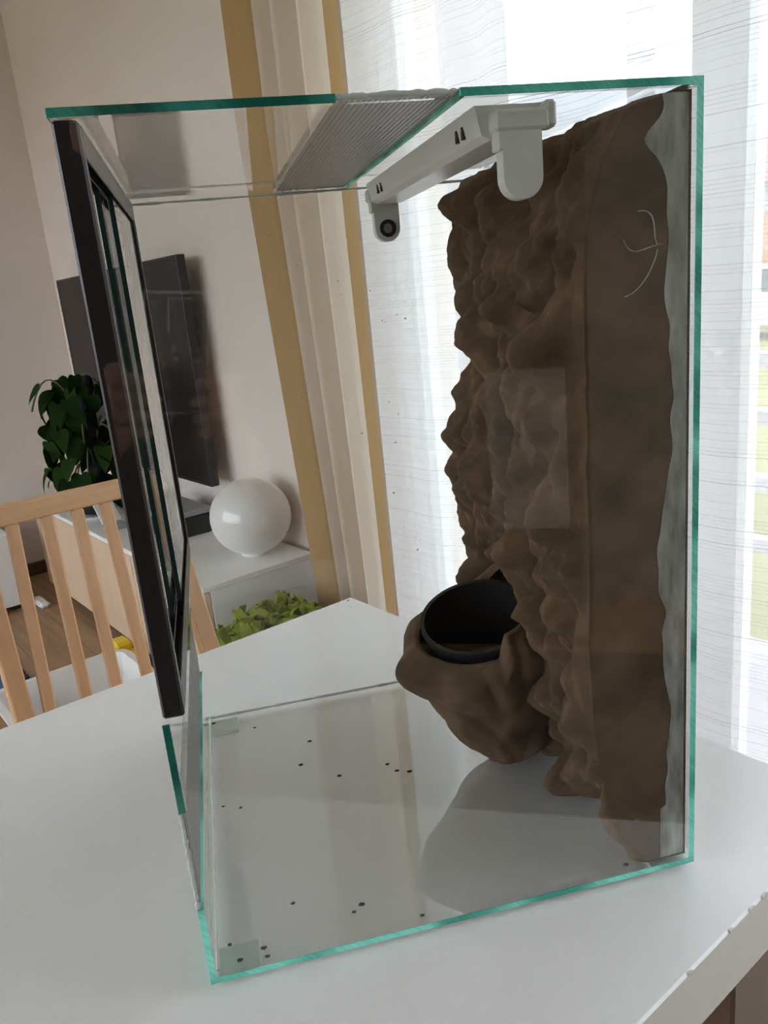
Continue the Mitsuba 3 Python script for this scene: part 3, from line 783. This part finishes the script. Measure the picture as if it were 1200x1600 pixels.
bxs = thing('set_top_box', 'grey media box on the sideboard behind the globe lamp', 'media box')
part(bxs, 'body', room(bx(.87, 1.035, 2.12, 2.44, SZ + .0003, SZ + .075, .006)), BLACKP)
part(bxs, 'lid', room(bx(.86, 1.04, 2.11, 2.45, SZ + .0755, SZ + .095, .004)), GREYP)
lp = thing('laptop', 'thin silver laptop lying beside the trailing plant', 'laptop')
part(lp, 'base', room(bx(.78, .86, 2.47, 2.56, SZ + .0005, SZ + .012, .003)), GREYP)
m_ = bx(.78, .86, -.005, .0, 0, .11, .002); m_.apply_transform(trimesh.transformations.rotation_matrix(math.radians(-50), [1, 0, 0])); m_.apply_translation([0, 2.557, SZ + .013])
part(lp, 'lid', room(m_), WHITE)

# trailing plant: leaves are instances of three meshes
def leaf_mesh(w, l, bend):
    out = [(0, 0), (.30, -.10), (.50, .06), (.50, .28), (.38, .55), (.20, .80), (0, 1.0)]
    xs, ys = zip(*out); n = 7
    V, F = [], []
    ts = np.linspace(0, 1, 11)
    cxs = np.interp(ts, np.linspace(0, 1, 7), xs); cys = np.interp(ts, np.linspace(0, 1, 7), ys)
    mids = np.linspace(.0, 1.0, 11)
    for k in range(11):
        for s in (-1, 0, 1):
            x = s * cxs[k] * w; y = (mids[k] if s == 0 else cys[k]) * l
            V.append((x, y, -bend * (y / l) ** 2 * l + abs(s) * .18 * abs(x)))
    for k in range(10):
        for c in (0, 1):
            a = k * 3 + c
            F += [[a, a + 1, a + 4], [a, a + 4, a + 3]]
    return trimesh.Trimesh(V, F, process=False)


lv = [ply(leaf_mesh(.075, .105, b), m, True) for b, m in ((.25, LEAF), (.5, LEAF2), (.1, LEAF2), (.4, LEAF))]
pl = thing('trailing_plant', 'dark green trailing pothos in a pot before the television', 'potted plant')
PC = np.array([.845, 2.80])
part(pl, 'pot', room(lathe([(0, 0), (.055, 0), (.075, .13), (.081, .13), (.081, .142), (.068, .142), (.06, .12), (0, .12)], 36, (PC[0], PC[1], SZ + .0005 + .012))), BLACKP)
part(pl, 'saucer', room(lathe([(0, 0), (.085, 0), (.10, .012), (.096, .012), (.083, .004), (0, .004)], 40, (PC[0], PC[1], SZ + .0005))), PLASTIC)
part(pl, 'moss_pole', room(tube([(PC[0] + .03, PC[1], SZ + .13), (PC[0] + .035, PC[1], .0), (PC[0] + .035, PC[1], .26)], .036, 12)), NAVY, True)
g = np.random.default_rng(5)
for i in range(9):
    a = g.uniform(0, 2 * np.pi); r = g.uniform(.1, .19); z1 = g.uniform(-.15, .25)
    part(pl, 'stem', room(tube([(PC[0] + .03, PC[1], z1 - .2 if z1 - .2 > SZ + .13 else SZ + .13), (PC[0] + .03 + .5 * r * math.cos(a), PC[1] + .5 * r * math.sin(a), z1 + .05), (PC[0] + .02 + r * math.cos(a), PC[1] + r * math.sin(a), z1 - .06)], .0035, 6)), STEM, True)
M4 = np.eye(4)
for i in range(100):
    a = g.uniform(0, 2 * np.pi); z1 = g.uniform(-.19, .28)
    wid = .155 if z1 < .12 else .135
    r = wid * math.sqrt(g.uniform(.1, 1)) * (1.15 if g.random() < .2 else 1)
    c = np.array([PC[0] + .0 + r * math.cos(a) * 1.0, PC[1] + r * math.sin(a), z1])
    s = g.uniform(.7, 1.25)
    R = trimesh.transformations.euler_matrix(g.uniform(-1.9, -.5), g.uniform(-.5, .5), a - math.pi / 2 + g.uniform(-.8, .8), 'sxyz')
    M = M26 @ trimesh.transformations.translation_matrix(c) @ R @ np.diag([s, s, s, 1])
    k = key(f'{pl}__leaf'); scene[k] = {**lv[i % 4], 'to_world': T(M.tolist())}

# ------------------------------------------------------------------ on the floor beyond the table
def tub(u0, u1, v0, v1, z0, z1, th=.006):
    ms = []
    def ring(e, z):
        c = []
        r = .04
        for (cu, cv, a0) in ((u1 - r, v1 - r, 0), (u0 + r, v1 - r, 90), (u0 + r, v0 + r, 180), (u1 - r, v0 + r, 270)):
            for a in np.linspace(a0, a0 + 90, 7):
                c.append((cu + (r + e) * math.cos(math.radians(a)), cv + (r + e) * math.sin(math.radians(a)), z))
        return np.array(c)
    R = [ring(-.035, z0), ring(-.03, z0 + .0), ring(0, z1 - .008), ring(.018, z1 - .008), ring(.018, z1), ring(-.004, z1), ring(-.006, z1 - .01), ring(-.036, z0 + .006)]
    n = len(R[0]); V = np.vstack(R + [R[0].mean(0)[None], R[-1].mean(0)[None]]); F = []
    for i in range(len(R) - 1):
        for j in range(n):
            q = (j + 1) % n
            F += [[i * n + j, i * n + q, (i + 1) * n + q], [i * n + j, (i + 1) * n + q, (i + 1) * n + j]]
    for j in range(n):
        q = (j + 1) % n
        F += [[len(V) - 2, q, j], [len(V) - 1, (len(R) - 1) * n + j, (len(R) - 1) * n + q]]
    return trimesh.Trimesh(V, F, process=False)


one('storage_tub', room(tub(.20, .60, 1.66, 2.04, FZ + .0005, -.585)), PLASTIC, 'white plastic tub on the floor behind the slatted chair', 'tub', smooth=35)
ty = thing('toy_truck', 'bright yellow plastic toy on the floor behind the white tub', 'toy')
part(ty, 'body', room(cat(bx(.585, .70, 2.16, 2.27, FZ + .03, FZ + .085, .012), bx(.625, .69, 2.18, 2.26, FZ + .086, FZ + .125, .012))), YELLOW)
for uu in (.605, .68):
    w_ = trimesh.creation.cylinder(.028, .13, sections=20); w_.apply_transform(trimesh.transformations.rotation_matrix(math.pi / 2, [1, 0, 0])); w_.apply_translation([uu, 2.215, FZ + .0285])
    part(ty, 'wheel', room(w_), BLACKP)
one('toy_block', room(bx(.33, .40, 1.79, 1.86, FZ + .0105, FZ + .08, .012)), ORANGE, 'small orange toy block inside the white tub', 'toy')
mt = thing('puzzle_mat', 'blue foam puzzle mat with dark teeth on the floor beside the chair', 'mat')
part(mt, 'tile', room(bx(-.25, .345, 2.25, 2.90, FZ + .0005, FZ + .012, .002)), BLUE)
for i in range(11):
    part(mt, 'tooth', room(bx(.346, .385, 2.27 + i * .057, 2.27 + i * .057 + .03, FZ + .0005, FZ + .012, .002)), NAVY)
cbk = thing('cabinet', 'low white cabinet against the wall beyond the chair', 'cabinet')
part(cbk, 'body', room(bx(-.25, .575, 3.22, V1 - .02, FZ + .03, -.385, .003)), WHITE)
part(cbk, 'door', room(bx(-.245, .16, 3.202, 3.219, FZ + .035, -.40, .002)), WHITE)
part(cbk, 'door', room(bx(.165, .570, 3.202, 3.219, FZ + .035, -.40, .002)), WHITE)
for uu in (-.2, .53): part(cbk, 'foot', room(bx(uu, uu + .04, 3.26, 3.30, FZ, FZ + .03)), BLACKP)
one('slipper', room(cat(bx(.62, .67, 3.14, 3.28, FZ + .0005, FZ + .03, .014))), PLASTIC, 'small pale slipper on the floor beside the white cabinet', 'slipper')
tc = thing('toy_car', 'small yellow and black toy at the left end of the white tub', 'toy')
part(tc, 'body', room(bx(.06, .16, 1.72, 1.90, FZ + .02, FZ + .10, .02)), YELLOW)
part(tc, 'stripe', room(bx(.058, .162, 1.78, 1.83, FZ + .022, FZ + .103, .02)), BLACKP)

# green pouf covered with felt strips, between table and sideboard
pf = thing('felt_pouf', 'green pouf covered with shaggy felt strips before the sideboard end', 'pouf')
PCN = np.array([.850, 1.385]); PR = np.array([.24, .235])
prof = [(0, 0), (.92, 0), (1.0, .08), (1.0, .22), (.93, .30), (.75, .345), (.4, .365), (0, .37)]
pm_ = lathe([(a * .165, b) for a, b in prof], 48); pm_.apply_translation([PCN[0], PCN[1], FZ + .0005])
part(pf, 'cushion', room(pm_), FELT2, 40)


def strip(l, w, curl):
    n = 9; t_ = np.linspace(0, 1, n); V, F = [], []
    for x in t_:
        a = curl * x
        y = l * (math.sin(a) / curl); z = l * ((1 - math.cos(a)) / curl)
        for s, o in ((-1, 0), (1, 0), (1, .003), (-1, .003)): V.append((s * w / 2, y - o * math.sin(a), z + o * math.cos(a)))
    for i in range(n - 1):
        for j in range(4):
            k = (j + 1) % 4; F += [[i * 4 + j, i * 4 + k, (i + 1) * 4 + k], [i * 4 + j, (i + 1) * 4 + k, (i + 1) * 4 + j]]
    F += [[0, 2, 1], [0, 3, 2], [4 * n - 4, 4 * n - 3, 4 * n - 2], [4 * n - 4, 4 * n - 2, 4 * n - 1]]
    m = trimesh.Trimesh(V, F, process=False); m.fix_normals(); return m


sp = [ply(strip(.075, .026, c), m) for c, m in ((2.6, FELT), (4.4, FELT), (1.4, FELT), (3.4, FELT2))]
g = np.random.default_rng(9)
for i in range(200):
    r = math.sqrt(g.uniform(0, 1)); a = g.uniform(0, 2 * np.pi)
    z = np.interp(r, [0, .4, .75, .93, 1.0], [.37, .365, .345, .30, .24])
    c = np.array([PCN[0] + r * .165 * math.cos(a), PCN[1] + r * .165 * math.sin(a), FZ + z - .006])
    R = trimesh.transformations.euler_matrix(g.uniform(-.25, 1.1), g.uniform(-.9, .9), g.uniform(0, 6.28), 'sxyz')
    M = M26 @ trimesh.transformations.translation_matrix(c) @ R
    k = key(f'{pf}__strip'); scene[k] = {**sp[i % 4], 'to_world': T(M.tolist())}
# ------------------------------------------------------------------ the photographer, seen only as a reflection in the near pane
RIGHT = RT
PH = CAM - FWD * .0075                                    # phone, its lens just behind the camera
ppl = thing('person', 'photographer in dark clothes holding up a phone, mirrored in the near pane', 'person')


def hullbone(a, b, ra, rb_):
    s1 = m3.Manifold.sphere(ra, 20).translate(np.asarray(a, float).tolist()); s2 = m3.Manifold.sphere(rb_, 20).translate(np.asarray(b, float).tolist())
    return m3.Manifold.batch_hull([s1, s2])


def body(bones, edge, it=8):
    m = bones[0]
    for b_ in bones[1:]: m = m + b_
    mm = m.refine_to_length(edge).to_mesh()
    tm = trimesh.Trimesh(mm.vert_properties[:, :3], mm.tri_verts, process=True)
    trimesh.smoothing.filter_taubin(tm, iterations=it); return tm


HF = np.array([FWD[0], FWD[1], 0]); HF /= np.linalg.norm(HF); HR = np.array([HF[1], -HF[0], 0]); UP = np.array([0, 0, 1.0])
BASE = CAM - HF * .47 - HR * .02; BASE = np.array([BASE[0], BASE[1], 0.0])


def bp_(r, f, z): return BASE + HR * r + HF * f + UP * z


hip, chest, neck, head = bp_(0, 0, .20), bp_(0, .02, .55), bp_(0, .03, .735), bp_(0, .085, .865)
cl = [hullbone(bp_(-.09, 0, .20), bp_(.09, 0, .20), .125, .125), hullbone(bp_(-.09, .0, .20), bp_(-.10, .02, .54), .12, .125), hullbone(bp_(.09, .0, .20), bp_(.10, .02, .54), .12, .125),
      hullbone(bp_(-.10, .02, .54), bp_(.10, .02, .54), .125, .125), hullbone(bp_(-.165, .01, .64), bp_(.165, .01, .64), .068, .068), hullbone(bp_(0, .02, .62), bp_(0, .025, .72), .09, .058)]
for s_ in (-1, 1):
    cl += [hullbone(bp_(s_ * .09, 0, .18), bp_(s_ * .10, .03, -.25), .105, .068), hullbone(bp_(s_ * .10, .03, -.25), bp_(s_ * .10, -.01, -.685), .066, .048)]
hands = {1: PH - RIGHT * .028 + DN * .125 + RIGHT * .062, -1: PH - RIGHT * .028 + DN * .12 - RIGHT * .062}
wr_ = {}
for s_ in (-1, 1):
    el = bp_(s_ * .25, .12, .30); w0 = hands[s_] + DN * .085 + RIGHT * s_ * .035 - FWD * .035; wr_[s_] = w0
    cl += [hullbone(bp_(s_ * .185, .01, .63), el, .062, .048), hullbone(el, el * .12 + w0 * .88, .047, .036)]
part(ppl, 'clothes', body(cl, .022), mat('dark_cloth', prin((.022, .021, .024), .9, .2)), True)
SKIN = mat('skin', prin((.50, .29, .20), .5, .4))
hd = [hullbone(neck - UP * .03, neck + UP * .06 + HF * .015, .052, .05), hullbone(head + UP * .02, head + UP * .045 - HF * .02, .088, .088), hullbone(head - UP * .055 + HF * .045, head + UP * .01 + HF * .02, .05, .075),
      hullbone(head + HF * .098 - UP * .01, head + HF * .088 + UP * .03, .013, .010)]
for s_ in (-1, 1): hd.append(hullbone(head + HR * s_ * .092 + UP * .02 - HF * .005, head + HR * s_ * .09 - UP * .02, .016, .012))
part(ppl, 'head', body(hd, .01, 5), SKIN, True)
hair = body([hullbone(head + UP * .06 - HF * .01, head + UP * .03 - HF * .05, .09, .09), hullbone(head + UP * .085 + HF * .03, head + UP * .08 - HF * .03, .06, .07)], .012, 5)
part(ppl, 'hair', hair, BROWNP, True)
for s_ in (-1, 1):
    part(ppl, 'eye', trimesh.Trimesh(trimesh.creation.icosphere(2, radius=.012).vertices + head + HR * s_ * .032 + UP * .022 + HF * .088, trimesh.creation.icosphere(2).faces), BLACKP, True)
lips = body([hullbone(head + HR * -.02 - UP * .052 + HF * .088, head + HR * .02 - UP * .052 + HF * .088, .007, .007)], .004, 2)
part(ppl, 'mouth', lips, TERRA, True)
for s_ in (-1, 1):
    pc = hands[s_]; w0 = wr_[s_]
    O = RIGHT * s_                                        # outwards from the phone
    bs_ = [hullbone(w0 + DN * .0, pc + DN * .035 - FWD * .012 + O * .004, .027, .024), hullbone(pc + DN * .04 - FWD * .012, pc - DN * .03 - FWD * .012 + O * .006, .021, .017), hullbone(w0 * .9 + (w0 + DN * .04) * .1, w0 + DN * .05 - FWD * .02, .027, .029)]
    for k, (dy, L) in enumerate(((-.036, .9), (-.014, 1.0), (.009, .95), (.031, .78))):
        b0 = pc + DN * dy + O * .006 - FWD * .010
        b1 = b0 + FWD * .022 * L + O * .004
        b2 = b1 - O * .026 * L + FWD * .004 + DN * .004
        b3 = b2 - O * .022 * L - FWD * .004 + DN * .004
        bs_ += [hullbone(b0, b1, .0100, .0092), hullbone(b1, b2, .0092, .0084), hullbone(b2, b3, .0084, .0072)]
    t0_ = pc + DN * .03 - FWD * .02
    t1_ = t0_ - DN * .035 - FWD * .014 - O * .012
    t2_ = t1_ - DN * .03 - O * .018 + FWD * .002
    bs_ += [hullbone(t0_, t1_, .014, .0105), hullbone(t1_, t2_, .0105, .0060)]
    part(ppl, 'hand', body(bs_, .004, 6), SKIN, True)
phn = thing('phone', 'dark phone with a pale case held up by the photographer', 'phone')
pw, phh = .0365, .075


def oriented(m, c):
    M = np.eye(4); M[:3, 0] = RIGHT; M[:3, 1] = -DN; M[:3, 2] = FWD; M[:3, 3] = c
    m.apply_transform(M); return m


pcn = PH - RIGHT * .024 + DN * .062
part(phn, 'body', oriented(bx(-pw, pw, -phh, phh, -.0075, 0, .003), pcn), BLACKP)
part(phn, 'case', oriented(cat(bx(-pw - .002, -pw + .001, -phh, phh, -.0078, .0008, .001), bx(pw - .001, pw + .002, -phh, phh, -.0078, .0008, .001), bx(-pw, pw, -phh - .002, -phh + .001, -.0078, .0008, .001), bx(-pw, pw, phh - .001, phh + .002, -.0078, .0008, .001)), pcn), OFFWHITE)
